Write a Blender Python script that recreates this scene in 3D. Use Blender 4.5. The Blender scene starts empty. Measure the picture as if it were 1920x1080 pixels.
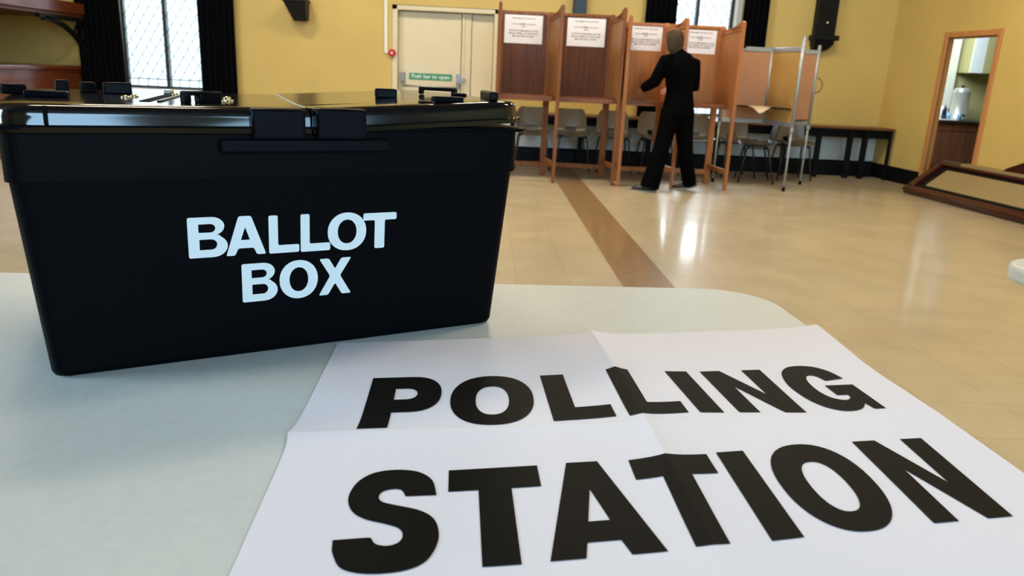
import bpy, bmesh, math, random
from mathutils import Vector, Matrix
from mathutils.geometry import tessellate_polygon
random.seed(7)
S = bpy.context.scene
C = S.collection
PI = math.pi

# ------------------------------------------------------------------ materials
def mat(name, col, rough=.6, metal=0., spec=.5, noise=0., nscale=8., bump=0., bscale=60., coat=0., stretch=None):
    m = bpy.data.materials.new(name); m.use_nodes = True
    nt = m.node_tree; b = nt.nodes['Principled BSDF']
    b.inputs['Base Color'].default_value = (*col, 1)
    b.inputs['Roughness'].default_value = rough
    b.inputs['Metallic'].default_value = metal
    b.inputs['Specular IOR Level'].default_value = spec
    if coat: b.inputs['Coat Weight'].default_value = coat; b.inputs['Coat Roughness'].default_value = .1
    tc = nt.nodes.new('ShaderNodeTexCoord')
    src = tc.outputs['Object']
    if stretch:
        mp = nt.nodes.new('ShaderNodeMapping'); mp.inputs['Scale'].default_value = stretch
        nt.links.new(src, mp.inputs['Vector']); src = mp.outputs['Vector']
    if noise:
        n = nt.nodes.new('ShaderNodeTexNoise'); n.inputs['Scale'].default_value = nscale; n.inputs['Detail'].default_value = 5
        r = nt.nodes.new('ShaderNodeValToRGB')
        r.color_ramp.elements[0].position = .3; r.color_ramp.elements[1].position = .7
        r.color_ramp.elements[0].color = (*[c*(1-noise) for c in col], 1)
        r.color_ramp.elements[1].color = (*[min(1, c*(1+noise)) for c in col], 1)
        nt.links.new(src, n.inputs['Vector']); nt.links.new(n.outputs['Fac'], r.inputs['Fac']); nt.links.new(r.outputs['Color'], b.inputs['Base Color'])
    if bump:
        n2 = nt.nodes.new('ShaderNodeTexNoise'); n2.inputs['Scale'].default_value = bscale; n2.inputs['Detail'].default_value = 4
        bp = nt.nodes.new('ShaderNodeBump'); bp.inputs['Strength'].default_value = bump; bp.inputs['Distance'].default_value = .002
        nt.links.new(src, n2.inputs['Vector']); nt.links.new(n2.outputs['Fac'], bp.inputs['Height']); nt.links.new(bp.outputs['Normal'], b.inputs['Normal'])
    return m
def wood(name, col, rough=.4, axis='z', coat=.2, var=.3, spec=.22):
    st = {'z': (14, 14, .9), 'x': (.9, 14, 14), 'y': (14, .9, 14)}[axis]
    return mat(name, col, rough, spec=spec, noise=var, nscale=2.2, stretch=st, coat=coat)

M = {}
M['wall'] = mat('yellow_paint', (.60, .435, .135), .55, noise=.05, nscale=1.5, bump=.25, bscale=120)
M['dado'] = mat('pale_paint', (.66, .72, .70), .5, noise=.05, nscale=2)
M['ceil'] = mat('dark_timber_ceiling', (.16, .10, .055), .7)
M['black'] = mat('black_paint', (.004, .004, .005), .5, spec=.12)
M['curtain'] = mat('black_curtain_cloth', (.003, .003, .0045), .95, spec=.03, noise=.2, nscale=30)
M['box'] = mat('black_box_plastic', (.0016, .0019, .0028), .42, spec=.05, bump=.08, bscale=350)
M['lid'] = mat('glossy_black_lid_plastic', (.003, .0035, .005), .10, spec=.5)
M['tab'] = mat('black_tab_plastic', (.0025, .003, .005), .35, spec=.07)
M['white_letter'] = mat('white_vinyl', (.84, .88, .90), .5)
M['ink'] = mat('black_ink', (.0085, .008, .007), .55, spec=.05)
M['paper'] = mat('white_paper', (.85, .825, .905), .6, spec=.2, bump=.05, bscale=40)
M['table'] = mat('off_white_table_plastic', (.64, .67, .65), .38, noise=.03, nscale=60, bump=.25, bscale=420)
M['steel'] = mat('grey_steel', (.42, .43, .44), .3, metal=.9)
M['alu'] = mat('aluminium_tube', (.36, .385, .395), .42, metal=.4)
M['rubber'] = mat('black_rubber', (.004, .004, .004), .8, spec=.06)
M['brass'] = mat('pale_brass', (.7, .58, .36), .25, metal=.9)
M['w_dark'] = wood('dark_red_brown_wood', (.105, .034, .010), .5, coat=.03)
M['w_frame'] = wood('orange_brown_wood', (.20, .068, .02), .45, coat=.05)
M['w_light'] = wood('light_orange_wood', (.40, .175, .065), .5, var=.12, coat=.03)
M['w_frame2'] = wood('orange_brown_wood_frame', (.37, .135, .04), .4, var=.2)
M['w_mid'] = wood('ochre_brown_wood', (.30, .14, .05), .5, coat=.03, var=.2)
M['w_light2'] = wood('warm_orange_wood', (.40, .165, .055), .5, coat=.03, var=.12)
M['w_shelf'] = wood('reddish_shelf_wood', (.22, .07, .024), .3, axis='x')
M['w_maroon'] = wood('maroon_varnished_wood', (.048, .009, .006), .32, axis='y', coat=.12)
M['w_gallery'] = wood('glossy_red_brown_timber', (.11, .028, .011), .25, axis='y', coat=.3)
M['w_door'] = wood('orange_door_frame_wood', (.50, .215, .075), .45, var=.1)
M['w_cab'] = wood('brown_cabinet_wood', (.15, .06, .03), .45)
M['bench'] = mat('black_bench_wood', (.004, .004, .005), .5, spec=.12)
M['bench_top'] = wood('brown_bench_top', (.12, .05, .02), .35, axis='x')
M['chair'] = mat('grey_brown_chair_plastic', (.092, .076, .055), .3, noise=.05, nscale=40)
M['chair_leg'] = mat('dark_chair_steel', (.012, .012, .014), .35)
M['door'] = mat('cream_door_paint', (.70, .62, .45), .5, noise=.03, nscale=3)
M['green'] = mat('green_sign', (.02, .27, .15), .4)
M['white'] = mat('white_plastic', (.80, .80, .76), .4)
M['red'] = mat('red_plastic', (.55, .012, .02), .35)
M['iron'] = mat('black_iron', (.005, .005, .005), .6, spec=.1)
M['timber'] = mat('black_stained_timber', (.005, .005, .005), .5, spec=.15, noise=.4, nscale=6)
M['bluegrey'] = mat('dark_blue_grey_timber', (.016, .035, .05), .45, noise=.4, nscale=9)
M['speaker'] = mat('dark_speaker_case', (.007, .007, .009), .5, spec=.2)
M['board'] = mat('tan_board_felt', (.28, .205, .09), .8, noise=.06, nscale=25)
M['pink_panel'] = mat('pinkish_tan_panel', (.44, .215, .11), .6, noise=.05, nscale=30)
M['gold_panel'] = mat('ochre_tan_panel', (.50, .295, .085), .6, noise=.05, nscale=30)
M['skin'] = mat('skin', (.34, .14, .085), .5)
M['suit'] = mat('black_suit_cloth', (.002, .002, .0024), .95, spec=.03)
M['hair'] = mat('dark_brown_hair', (.062, .042, .025), .8, spec=.15, noise=.3, nscale=60)
M['shoe'] = mat('dark_leather', (.012, .010, .009), .35)
M['sole'] = mat('pale_shoe_sole', (.3, .26, .2), .5)
M['eye'] = mat('eye_white', (.7, .7, .7), .3)
M['lip'] = mat('lip', (.35, .12, .1), .5)
M['frame_b'] = mat('dark_window_iron', (.012, .018, .02), .4)
M['lead'] = mat('lead_came', (.16, .17, .17), .5, metal=.3)
M['sill'] = mat('white_sill_paint', (.62, .66, .70), .3)
M['kwall'] = mat('pale_olive_wall', (.42, .38, .17), .7)
M['kdaylit'] = mat('daylit_kitchen_wall', (.75, .74, .62), .7)  # daylight on the kitchen wall, put into a paler colour
M['kwhite'] = mat('white_cupboard', (.72, .76, .74), .4)
M['worktop'] = mat('dark_worktop', (.03, .03, .028), .3)
M['urn'] = mat('polished_steel', (.78, .80, .80), .3, metal=.7)
M['navy'] = mat('dark_blue_plastic', (.01, .014, .05), .3)
M['blue'] = mat('pale_blue_plastic', (.25, .45, .65), .3)
M['lilac'] = mat('pale_lilac_plastic', (.55, .45, .6), .3)
M['strap'] = mat('brown_strap', (.16, .09, .04), .7)
M['pencil'] = mat('dark_pencil', (.04, .02, .015), .5)

def glass_mat():
    m = bpy.data.materials.new('leaded_glass'); m.use_nodes = True
    nt = m.node_tree; nt.nodes.clear()
    o = nt.nodes.new('ShaderNodeOutputMaterial'); mx = nt.nodes.new('ShaderNodeMixShader')
    t = nt.nodes.new('ShaderNodeBsdfTransparent'); g = nt.nodes.new('ShaderNodeBsdfGlossy')
    t.inputs['Color'].default_value = (.93, .97, 1, 1); g.inputs['Roughness'].default_value = .08
    f = nt.nodes.new('ShaderNodeFresnel'); f.inputs['IOR'].default_value = 1.45
    nt.links.new(f.outputs[0], mx.inputs[0]); nt.links.new(t.outputs[0], mx.inputs[1]); nt.links.new(g.outputs[0], mx.inputs[2]); nt.links.new(mx.outputs[0], o.inputs[0])
    return m
M['glass'] = glass_mat()

def floor_mat():
    m = bpy.data.materials.new('vinyl_tile_floor'); m.use_nodes = True
    nt = m.node_tree; b = nt.nodes['Principled BSDF']; L = nt.links.new
    tc = nt.nodes.new('ShaderNodeTexCoord')
    br = nt.nodes.new('ShaderNodeTexBrick')
    br.offset = 0; br.inputs['Scale'].default_value = 1; br.inputs['Brick Width'].default_value = .305; br.inputs['Row Height'].default_value = .305
    br.inputs['Mortar Size'].default_value = .0016; br.inputs['Mortar Smooth'].default_value = .3; br.inputs['Bias'].default_value = 0
    br.inputs['Color1'].default_value = (.47, .39, .265, 1); br.inputs['Color2'].default_value = (.445, .365, .245, 1); br.inputs['Mortar'].default_value = (.30, .21, .11, 1)
    mp = nt.nodes.new('ShaderNodeMapping'); mp.inputs['Location'].default_value = (.09, .05, 0)
    L(tc.outputs['Object'], mp.inputs['Vector']); L(mp.outputs['Vector'], br.inputs['Vector'])
    n = nt.nodes.new('ShaderNodeTexNoise'); n.inputs['Scale'].default_value = 3; n.inputs['Detail'].default_value = 8
    L(tc.outputs['Object'], n.inputs['Vector'])
    mr = nt.nodes.new('ShaderNodeMapRange'); mr.inputs['From Min'].default_value = .3; mr.inputs['From Max'].default_value = .7; mr.inputs['To Min'].default_value = .88; mr.inputs['To Max'].default_value = 1.08
    L(n.outputs['Fac'], mr.inputs['Value'])
    mul = nt.nodes.new('ShaderNodeVectorMath'); mul.operation = 'SCALE'
    L(br.outputs['Color'], mul.inputs[0]); L(mr.outputs['Result'], mul.inputs['Scale']); L(mul.outputs['Vector'], b.inputs['Base Color'])
    n2 = nt.nodes.new('ShaderNodeTexNoise'); n2.inputs['Scale'].default_value = 1.6; n2.inputs['Detail'].default_value = 3
    L(tc.outputs['Object'], n2.inputs['Vector'])
    m2 = nt.nodes.new('ShaderNodeMapRange'); m2.inputs['To Min'].default_value = .32; m2.inputs['To Max'].default_value = .46
    L(n2.outputs['Fac'], m2.inputs['Value']); L(m2.outputs['Result'], b.inputs['Roughness'])
    bp = nt.nodes.new('ShaderNodeBump'); bp.inputs['Strength'].default_value = .03; bp.inputs['Distance'].default_value = .004
    n3 = nt.nodes.new('ShaderNodeTexNoise'); n3.inputs['Scale'].default_value = 5
    L(tc.outputs['Object'], n3.inputs['Vector']); L(n3.outputs['Fac'], bp.inputs['Height']); L(bp.outputs['Normal'], b.inputs['Normal'])
    b.inputs['Specular IOR Level'].default_value = .65
    b.inputs['Coat Weight'].default_value = .45; b.inputs['Coat Roughness'].default_value = .13
    return m
M['floor'] = floor_mat()
M['strip'] = mat('brown_vinyl_strip', (.235, .14, .065), .38, noise=.15, nscale=14, spec=.6, coat=.4)

# ------------------------------------------------------------------ object helpers
def tag(o, label=None, cat=None, group=None, kind=None):
    if label: o['label'] = label
    if cat: o['category'] = cat
    if group: o['group'] = group
    if kind: o['kind'] = kind
    return o
def thing(name, label, cat, loc=(0, 0, 0), rz=0, group=None):
    o = bpy.data.objects.new(name, None); C.objects.link(o)
    o.empty_display_size = .1
    o.location = loc; o.rotation_euler = (0, 0, rz)
    return tag(o, label, cat, group)
class MB:
    """collects shapes; build() links them as ONE mesh object"""
    def __init__(s): s.bm = bmesh.new()
    def box(s, lo, hi, mx=None):
        x0, y0, z0 = lo; x1, y1, z1 = hi
        v = [s.bm.verts.new(p) for p in ((x0,y0,z0),(x1,y0,z0),(x1,y1,z0),(x0,y1,z0),(x0,y0,z1),(x1,y0,z1),(x1,y1,z1),(x0,y1,z1))]
        for f in ((0,3,2,1),(4,5,6,7),(0,1,5,4),(1,2,6,5),(2,3,7,6),(3,0,4,7)): s.bm.faces.new([v[i] for i in f])
        if mx: bmesh.ops.transform(s.bm, matrix=mx, verts=v)
        return s
    def bar(s, a, b, w, h=None, up=(0, 0, 1)):
        """rectangular bar from a to b; w across, h along up"""
        a, b = Vector(a), Vector(b); h = h or w
        t = (b - a).normalized(); up = Vector(up)
        if abs(t.dot(up)) > .98: up = Vector((0, 1, 0))
        sd = t.cross(up).normalized(); u = sd.cross(t)
        v = []
        for p in (a, b):
            for i, j in ((-1,-1),(1,-1),(1,1),(-1,1)): v.append(s.bm.verts.new(p + sd*i*w/2 + u*j*h/2))
        for f in ((0,3,2,1),(4,5,6,7),(0,1,5,4),(1,2,6,5),(2,3,7,6),(3,0,4,7)): s.bm.faces.new([v[i] for i in f])
        return s
    def prism(s, pts, z0, z1):
        a = [s.bm.verts.new((x, y, z0)) for x, y in pts]; b = [s.bm.verts.new((x, y, z1)) for x, y in pts]
        n = len(pts)
        s.bm.faces.new(a[::-1]); s.bm.faces.new(b)
        for i in range(n): s.bm.faces.new((a[i], a[(i+1)%n], b[(i+1)%n], b[i]))
        return s
    def rings(s, rings, cap=True, close=False):
        R = [[s.bm.verts.new(p) for p in r] for r in rings]; n = len(R[0])
        for k in range(len(R) - (0 if close else 1)):
            A, B = R[k], R[(k+1) % len(R)]
            for i in range(n): s.bm.faces.new((A[i], A[(i+1)%n], B[(i+1)%n], B[i]))
        if cap and not close: s.bm.faces.new(R[0][::-1]); s.bm.faces.new(R[-1])
        return s
    def tube(s, pts, r, n=10, cap=True, close=False):
        pts = [Vector(p) for p in pts]; rr = r if isinstance(r, (list, tuple)) else [r]*len(pts)
        rings = []; prev = None
        for i, p in enumerate(pts):
            if close: t = pts[(i+1)%len(pts)] - pts[i-1]
            else: t = pts[min(i+1, len(pts)-1)] - pts[max(i-1, 0)]
            t.normalize()
            if prev is None:
                a = Vector((0, 0, 1)) if abs(t.z) < .9 else Vector((1, 0, 0))
                prev = t.cross(a).normalized()
            sd = (prev - t*prev.dot(t)).normalized(); prev = sd; u = t.cross(sd)
            rings.append([p + (sd*math.cos(2*PI*k/n) + u*math.sin(2*PI*k/n))*rr[i] for k in range(n)])
        return s.rings(rings, cap, close)
    def lathe(s, prof, c=(0, 0, 0), n=24):
        c = Vector(c)
        return s.rings([[c + Vector((max(r, .0004)*math.cos(2*PI*k/n), max(r, .0004)*math.sin(2*PI*k/n), z)) for k in range(n)] for r, z in prof])
    def loft(s, sec, ax, n=20):
        """elliptical sections (centre, ra along ax, rb across)"""
        ax = Vector(ax).normalized(); rings = []; pts = [Vector(q[0]) for q in sec]
        for i, (c, ra, rb) in enumerate(sec):
            t = (pts[min(i+1, len(pts)-1)] - pts[max(i-1, 0)]).normalized()
            a = (ax - t*ax.dot(t)).normalized(); b = t.cross(a)
            rings.append([pts[i] + a*ra*math.cos(2*PI*k/n) + b*rb*math.sin(2*PI*k/n) for k in range(n)])
        return s.rings(rings)
    def build(s, name, m, parent=None, bevel=0, seg=2, smooth=False, fix=True, loc=None):
        bm = s.bm
        if fix: bmesh.ops.recalc_face_normals(bm, faces=bm.faces)
        if loc is not None: bmesh.ops.translate(bm, verts=bm.verts, vec=-Vector(loc))
        me = bpy.data.meshes.new(name); bm.to_mesh(me); bm.free()
        me.materials.append(m)
        o = bpy.data.objects.new(name, me); C.objects.link(o)
        if loc is not None: o.location = loc
        if parent: o.parent = parent
        if bevel:
            b = o.modifiers.new('bevel', 'BEVEL'); b.width = bevel; b.segments = seg; b.limit_method = 'ANGLE'; b.angle_limit = math.radians(40)
        if smooth:
            for p in me.polygons: p.use_smooth = True
        elif bevel:
            for p in me.polygons: p.use_smooth = True
            try: me.set_sharp_from_angle(angle=math.radians(40))
            except Exception: pass
        return o
def struct(o): o['kind'] = 'structure'; return o
def copy_tree(o, parent=None):
    c = o.copy(); C.objects.link(c)
    if parent: c.parent = parent
    for ch in list(o.children): copy_tree(ch, c)
    return c
def rrect(x0, y0, x1, y1, r, n=8):
    out = []
    for cx, cy, a0 in ((x1-r, y1-r, 0), (x0+r, y1-r, 90), (x0+r, y0+r, 180), (x1-r, y0+r, 270)):
        for k in range(n+1):
            a = math.radians(a0 + 90*k/n); out.append((cx + r*math.cos(a), cy + r*math.sin(a)))
    return out

# ------------------------------------------------------------------ camera
F, PITCH, ROLL, YAW, EYE = 1437.8, .2741, .0468, .0447, 1.16
cp, sp = math.cos(PITCH), math.sin(PITCH)
f0 = Vector((0, cp, -sp)); u0 = Vector((0, sp, cp)); r0 = Vector((1, 0, 0))
rr = r0*math.cos(ROLL) + u0*math.sin(ROLL); uu = -r0*math.sin(ROLL) + u0*math.cos(ROLL)
Rz = Matrix.Rotation(-YAW, 3, 'Z')
cr, cu, cf = Rz @ rr, Rz @ uu, Rz @ f0
cd = bpy.data.cameras.new('camera'); cam = bpy.data.objects.new('camera', cd); C.objects.link(cam)
cd.sensor_width = 36; cd.lens = F/1920*36; cd.clip_start = .02
mw = Matrix.Identity(4)
for i in range(3): mw[i][0] = cr[i]; mw[i][1] = cu[i]; mw[i][2] = -cf[i]; mw[i][3] = (0, 0, EYE)[i]
cam.matrix_world = mw
cd.dof.use_dof = True; cd.dof.focus_distance = 1.2; cd.dof.aperture_fstop = 8.5
S.camera = cam

# ------------------------------------------------------------------ room shell
YW = 10.5            # back wall plane
ZC = 4.4
W1 = (-4.76, -3.62, .70, 3.0)    # window left of the door
W2 = (2.38, 3.30, .66, 3.0)
D1 = (-1.24, .13, 0, 1.93)
ANG = math.radians(94.2)
RO = Vector((5.36, 10.5, 0)); RD = Vector((-math.cos(ANG), -math.sin(ANG), 0)); RN = Vector((-RD.y, RD.x, 0))  # along right wall toward viewer; RN points away from room
if RN.x < 0: RN = -RN
XL = -6.5; YF = -5.5
struct(MB().box((XL-.1, YF-.1, -.1), (10, 12.6, 0)).build('floor', M['floor']))
struct(MB().box((.83, YF, 0), (1.135, 10.4, .0015)).build('trim_1', M['strip']))
struct(MB().box((XL-.2, YF-.2, ZC), (10, 12.6, ZC+.1)).build('ceiling', M['ceil']))
b = MB(); T = .3
xs = [XL-.2, W1[0], W1[1], D1[0], D1[1], W2[0], W2[1], 5.7]
for i in range(7):
    x0, x1 = xs[i], xs[i+1]
    if i in (1, 3, 5):
        o = {1: W1, 3: D1, 5: W2}[i]
        if o[2] > 0: b.box((x0, YW, 0), (x1, YW+T, o[2]))
        b.box((x0, YW, o[3]), (x1, YW+T, ZC))
    else: b.box((x0, YW, 0), (x1, YW+T, ZC))
struct(b.build('wall_back', M['wall']))
# lower painted band and black skirting on the back wall
struct(MB().box((D1[1]+.02, YW-.006, .2), (5.37, YW, .64)).build('trim_2', M['dado']))
struct(MB().box((D1[1]+.04, YW-.025, 0), (5.38, YW-.0062, .20)).build('baseboard_back', M['black'], bevel=.005))
# right wall with the doorway
def rw(s, dpt, z): return RO + RD*s + RN*dpt + Vector((0, 0, z))
def rbox(mb, s0, s1, d0, d1, z0, z1):
    v = [mb.bm.verts.new(rw(s, d, z)) for z in (z0, z1) for s, d in ((s0, d0), (s1, d0), (s1, d1), (s0, d1))]
    for f in ((0,3,2,1),(4,5,6,7),(0,1,5,4),(1,2,6,5),(2,3,7,6),(3,0,4,7)): mb.bm.faces.new([v[i] for i in f])
    return mb
K0, K1, KZ = 1.15, 1.98, 1.78
b = MB(); rbox(b, -.02, K0, 0, .05, 0, ZC); rbox(b, K1, 16.2, 0, .05, 0, ZC); rbox(b, K0, K1, 0, .05, KZ, ZC)
struct(b.build('wall_right', M['wall']))
b = MB(); rbox(b, .0, 1.07, -.025, -.0005, 0, .19)
struct(b.build('baseboard_right', M['black'], bevel=.005))
struct(MB().box((XL-.2, YF, 0), (XL, YW, ZC)).build('wall_left', M['wall']))
struct(MB().box((XL-.2, YF-.2, 0), (7.2, YF, ZC)).build('wall_front', M['wall']))
# doorway to the kitchen: frame
fr = MB(); rbox(fr, K0-.07, K0, -.02, .06, 0, KZ+.07); rbox(fr, K1, K1+.065, -.02, .06, 0, KZ+.07); rbox(fr, K0, K1, -.02, .06, KZ, KZ+.065)
door2 = struct(fr.build('door_2', M['w_door'], bevel=.008))
st_ = MB(); rbox(st_, K0, K0+.012, .03, .06, 0, KZ); rbox(st_, K1-.012, K1, .03, .06, 0, KZ); rbox(st_, K0+.013, K1-.013, .03, .06, KZ-.012, KZ)
st_.build('door_stop', M['w_door'], door2)

# windows
def window(name, Wd, mull, sillz, gx0, gx1):
    x0, x1, z0, z1 = Wd; yg = YW+.2
    root = struct(MB().box((gx0-.02, yg-.03, z0), (gx0+.015, yg+.03, z1)).box((gx1-.015, yg-.03, z0), (gx1+.03, yg+.03, z1))
        .box((gx0, yg-.03, z0+.02), (gx1, yg+.03, z0+.075)).box((gx0, yg-.03, z1-.05), (gx1, yg+.03, z1)).box((mull-.022, yg-.04, z0+.02), (mull+.022, yg+.04, z1)).build(name, M['frame_b']))
    if gx0 - x0 > .03: MB().box((x0, yg-.02, z0), (gx0-.02, yg+.04, z1)).build('side_frame', M['white'], root)
    if x1 - gx1 > .04: MB().box((gx1+.03, yg-.02, z0), (x1, yg+.04, z1)).build('side_frame', M['white'], root)
    for a, c in ((gx0, mull-.02), (mull+.02, gx1)):
        MB().box((a, yg-.003, z0+.05), (c, yg+.003, z1)).build('pane', M['glass'], root)
    MB().box((x0, YW+.002, z0+.03), (x0+.005, yg, z1-.002)).box((x1-.005, YW+.002, z0+.03), (x1, yg, z1-.002)).build('reveal_lining', M['sill'], root)
    l = MB(); yl = yg-.012
    for a, c in ((gx0+.015, mull-.022), (mull+.022, gx1-.015)):
        zb, zt = z0+.16, z1-.12; w = .125; h = .2
        l.box((a, yl-.003, zb-.006), (c, yl+.003, zb+.006))
        x = a + w*.9
        while x < c: l.box((x-.0045, yl-.003, z0+.06), (x+.0045, yl+.003, zb)); x += w
        for z in [zb + h*k for k in range(1, int((zt-zb)/h)+1)]:
            l.box((a, yl-.003, z-.002), (a+.03, yl+.003, z+.002)); l.box((c-.03, yl-.003, z-.002), (c, yl+.003, z+.002))
        # diamond leads, clipped to the light
        k = -40
        for sgn in (1, -1):
            for k in range(-40, 60):
                xa = a + k*w
                pts = []
                # line x = xa + sgn*(z-zb)*w/h
                for t in (0, 1):
                    pass
                zs = sorted(zb + sgn*(e - xa)*h/w for e in (a, c))
                lo, hi = max(zb, zs[0]), min(zt, zs[1])
                if hi - lo > .01:
                    l.bar((xa + sgn*(lo-zb)*w/h, yl, lo), (xa + sgn*(hi-zb)*w/h, yl, hi), .008, .006)
    l.build('lead_lattice', M['lead'], root)
    MB().prism([(YW-.03, z0-.03), (YW+.19, z0-.03), (YW+.19, z0+.05), (YW-.03, sillz)], x0, x1).build('window_sill', M['sill'], root)
    o = root.children[-1]
    o.matrix_local = Matrix(((0, 0, 1, 0), (1, 0, 0, 0), (0, 1, 0, 0), (0, 0, 0, 1)))
    return root
window('window_1', W1, -4.20, .70, -4.73, -3.70)
window('window_2', W2, 2.76, .655, 2.42, 3.22)

# black curtains
def curtain(x0, x1, z0, z1, label, y=YW-.10):
    b = MB(); n = max(24, int((x1-x0)*120)); nf = (x1-x0)/.07
    rows = []
    for z in [z0 + (z1-z0)*k/8 for k in range(9)]:
        fr_, bk = [], []
        for i in range(n+1):
            t = i/n; x = x0 + (x1-x0)*t
            a = 2*PI*nf*t
            yy = y + .028*math.sin(a + .5*math.sin(z*2)) + .008*math.sin(2.3*a+z)
            fr_.append((x, yy, z)); bk.append((x, yy+.006, z))
        rows.append(fr_ + bk[::-1])
    b.rings(rows); o = b.build('curtain', M['curtain'], smooth=True)
    tag(o, label, 'curtain', 'black curtains at the leaded windows')
curtain(-5.20, -4.64, .55, 3.15, 'black curtain left of the window at the left, beside the iron bracket')
curtain(-3.68, -3.21, .55, 3.15, 'black curtain between the left window and the loudspeaker')
curtain(2.02, 2.42, .58, 3.15, 'black curtain on left side of window behind the polling booths')
curtain(3.29, 3.62, .58, 3.15, 'black curtain on right side of window above the aluminium booth')

# ------------------------------------------------------------------ fire exit door
d = MB()
yd = YW+.12
d.box((D1[0], YW+.01, 0), (D1[0]+.07, YW+.2, D1[3])).box((D1[1]-.05, YW+.01, 0), (D1[1], YW+.2, D1[3])).box((D1[0], YW+.01, D1[3]-.06), (D1[1], YW+.2, D1[3]))
door1 = struct(d.build('door_1', M['door'], bevel=.006))
MB().box((D1[0]+.075, yd, .01), (-.345, yd+.045, D1[3]-.07)).build('door_leaf', M['door'], door1, bevel=.006)
MB().box((-.335, yd-.012, .01), (-.215, yd+.05, D1[3]-.065)).box((-.335, yd-.03, .01), (-.30, yd, D1[3]-.065)).build('door_stile', M['door'], door1, bevel=.006)
MB().box((-.208, yd+.01, .01), (D1[1]-.055, yd+.05, D1[3]-.07)).build('side_panel', M['door'], door1, bevel=.006)
pb = MB().tube([(-1.10, yd-.075, .925), (-.37, yd-.075, .925)], .011, 12).build('push_bar', M['steel'], door1, smooth=True)
for x in (-1.105, -.365):
    hb = MB().box((x-.03, yd-.035, .96), (x+.03, yd, 1.10)).bar((x, yd-.03, .985), (x, yd-.08, .92), .035, .03).build('bar_bracket', M['steel'], door1, bevel=.005)
MB().box((-.325, yd-.07, 1.0), (-.28, yd-.03, 1.06)).build('latch_keeper', M['steel'], door1, bevel=.004)

# text helper
def text_mesh(s, size, bold=0., align='CENTER'):
    cu_ = bpy.data.curves.new('txt', 'FONT'); cu_.body = s; cu_.size = size; cu_.align_x = align; cu_.offset = bold; cu_.resolution_u = 2
    o = bpy.data.objects.new('txt', cu_); C.objects.link(o)
    dg = bpy.context.evaluated_depsgraph_get(); dg.update()
    me = bpy.data.meshes.new_from_object(o.evaluated_get(dg))
    bpy.data.objects.remove(o); bpy.data.curves.remove(cu_)
    return me
def text_obj(name, lines, m, parent, mx):
    """lines: (text, size, bold, x, y)"""
    bm = bmesh.new()
    for s, size, bold, x, y in lines:
        me = text_mesh(s, size, bold)
        n0 = len(bm.verts); bm.from_mesh(me); bm.verts.ensure_lookup_table()
        bmesh.ops.translate(bm, verts=bm.verts[n0:], vec=(x, y, 0)); bpy.data.meshes.remove(me)
    bm.transform(mx)
    me = bpy.data.meshes.new(name); bm.to_mesh(me); bm.free(); me.materials.append(m)
    o = bpy.data.objects.new(name, me); C.objects.link(o); o.parent = parent
    return o
XZ = Matrix(((1, 0, 0, 0), (0, 0, 1, 0), (0, 1, 0, 0), (0, 0, 0, 1)))   # text plane (x,y)->(x,z); faces -y after flip
def wallmx(o, xdir):
    """matrix placing text facing out with x along xdir (horizontal), y up"""
    xd = Vector(xdir).normalized(); z = Vector((0, 0, 1)); n = xd.cross(z)
    return Matrix(((xd.x, z.x, n.x, o[0]), (xd.y, z.y, n.y, o[1]), (xd.z, z.z, n.z, o[2]), (0, 0, 0, 1)))

MB().box((D1[0]+.001, yd+.055, 0), (D1[1]-.001, YW+.29, D1[3]-.001)).build('leak_backing', M['door'], door1)  # unseen block added behind the door, stops sky light leaking through its gaps
sg = thing('door_sign', 'green sign with white lettering above the push bar of the cream door', 'sign', (-.74, yd-.002, 1.05))
MB().box((-.285, -.004, -.042), (.285, 0, .042)).build('sign_plate', M['green'], sg, bevel=.002)
text_obj('lettering', [('Push bar to open', .073, .0012, 0, -.02)], M['white'], sg, wallmx((0, -.0048, 0), (1, 0, 0)))

# break glass point with its conduit
cpnt = thing('alarm_call_point', 'small red alarm point beside top left of the cream door frame', 'alarm', (-1.235, YW, 1.33))
MB().lathe([(.0, .0), (.047, 0), (.047, .035), (.038, .05), (0, .052)], n=20).build('red_case', M['red'], cpnt, smooth=False).rotation_euler = (PI/2, 0, 0)
MB().box((-.012, -.056, -.012), (.012, -.05, .012)).build('button', M['white'], cpnt, bevel=.002)
cd_ = tag(MB().box((-1.335, YW-.025, 1.34), (-1.295, YW, ZC-.3)).box((-1.335, YW-.024, 1.325), (-1.285, YW-.001, 1.36)).build('cable_conduit', M['white'], bevel=.003),
    'white cable conduit running up the yellow wall left of the cream door', 'conduit')

# loudspeaker
sp_ = thing('wall_speaker', 'small black loudspeaker fixed on the yellow wall left of the cream door', 'speaker', (-2.40, YW, 1.635))
c = MB()
v = [(-.16, -.30, .26), (.12, -.30, .26), (.12, -.03, .30), (-.16, -.03, .30), (-.05, -.20, .02), (.11, -.20, .02), (.11, -.03, .04), (-.05, -.03, .04)]
vs = [c.bm.verts.new((x, y, z)) for x, y, z in v]
for f in ((0,1,2,3),(4,7,6,5),(0,4,5,1),(1,5,6,2),(2,6,7,3),(3,7,4,0)): c.bm.faces.new([vs[i] for i in f])
c.build('case', M['speaker'], sp_, bevel=.012)
MB().box((-.17, -.31, .25), (.13, -.02, .275)).build('grille_rim', M['speaker'], sp_, bevel=.006)
MB().box((-.02, -.04, .1), (.06, 0, .22)).build('wall_bracket', M['iron'], sp_)

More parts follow.
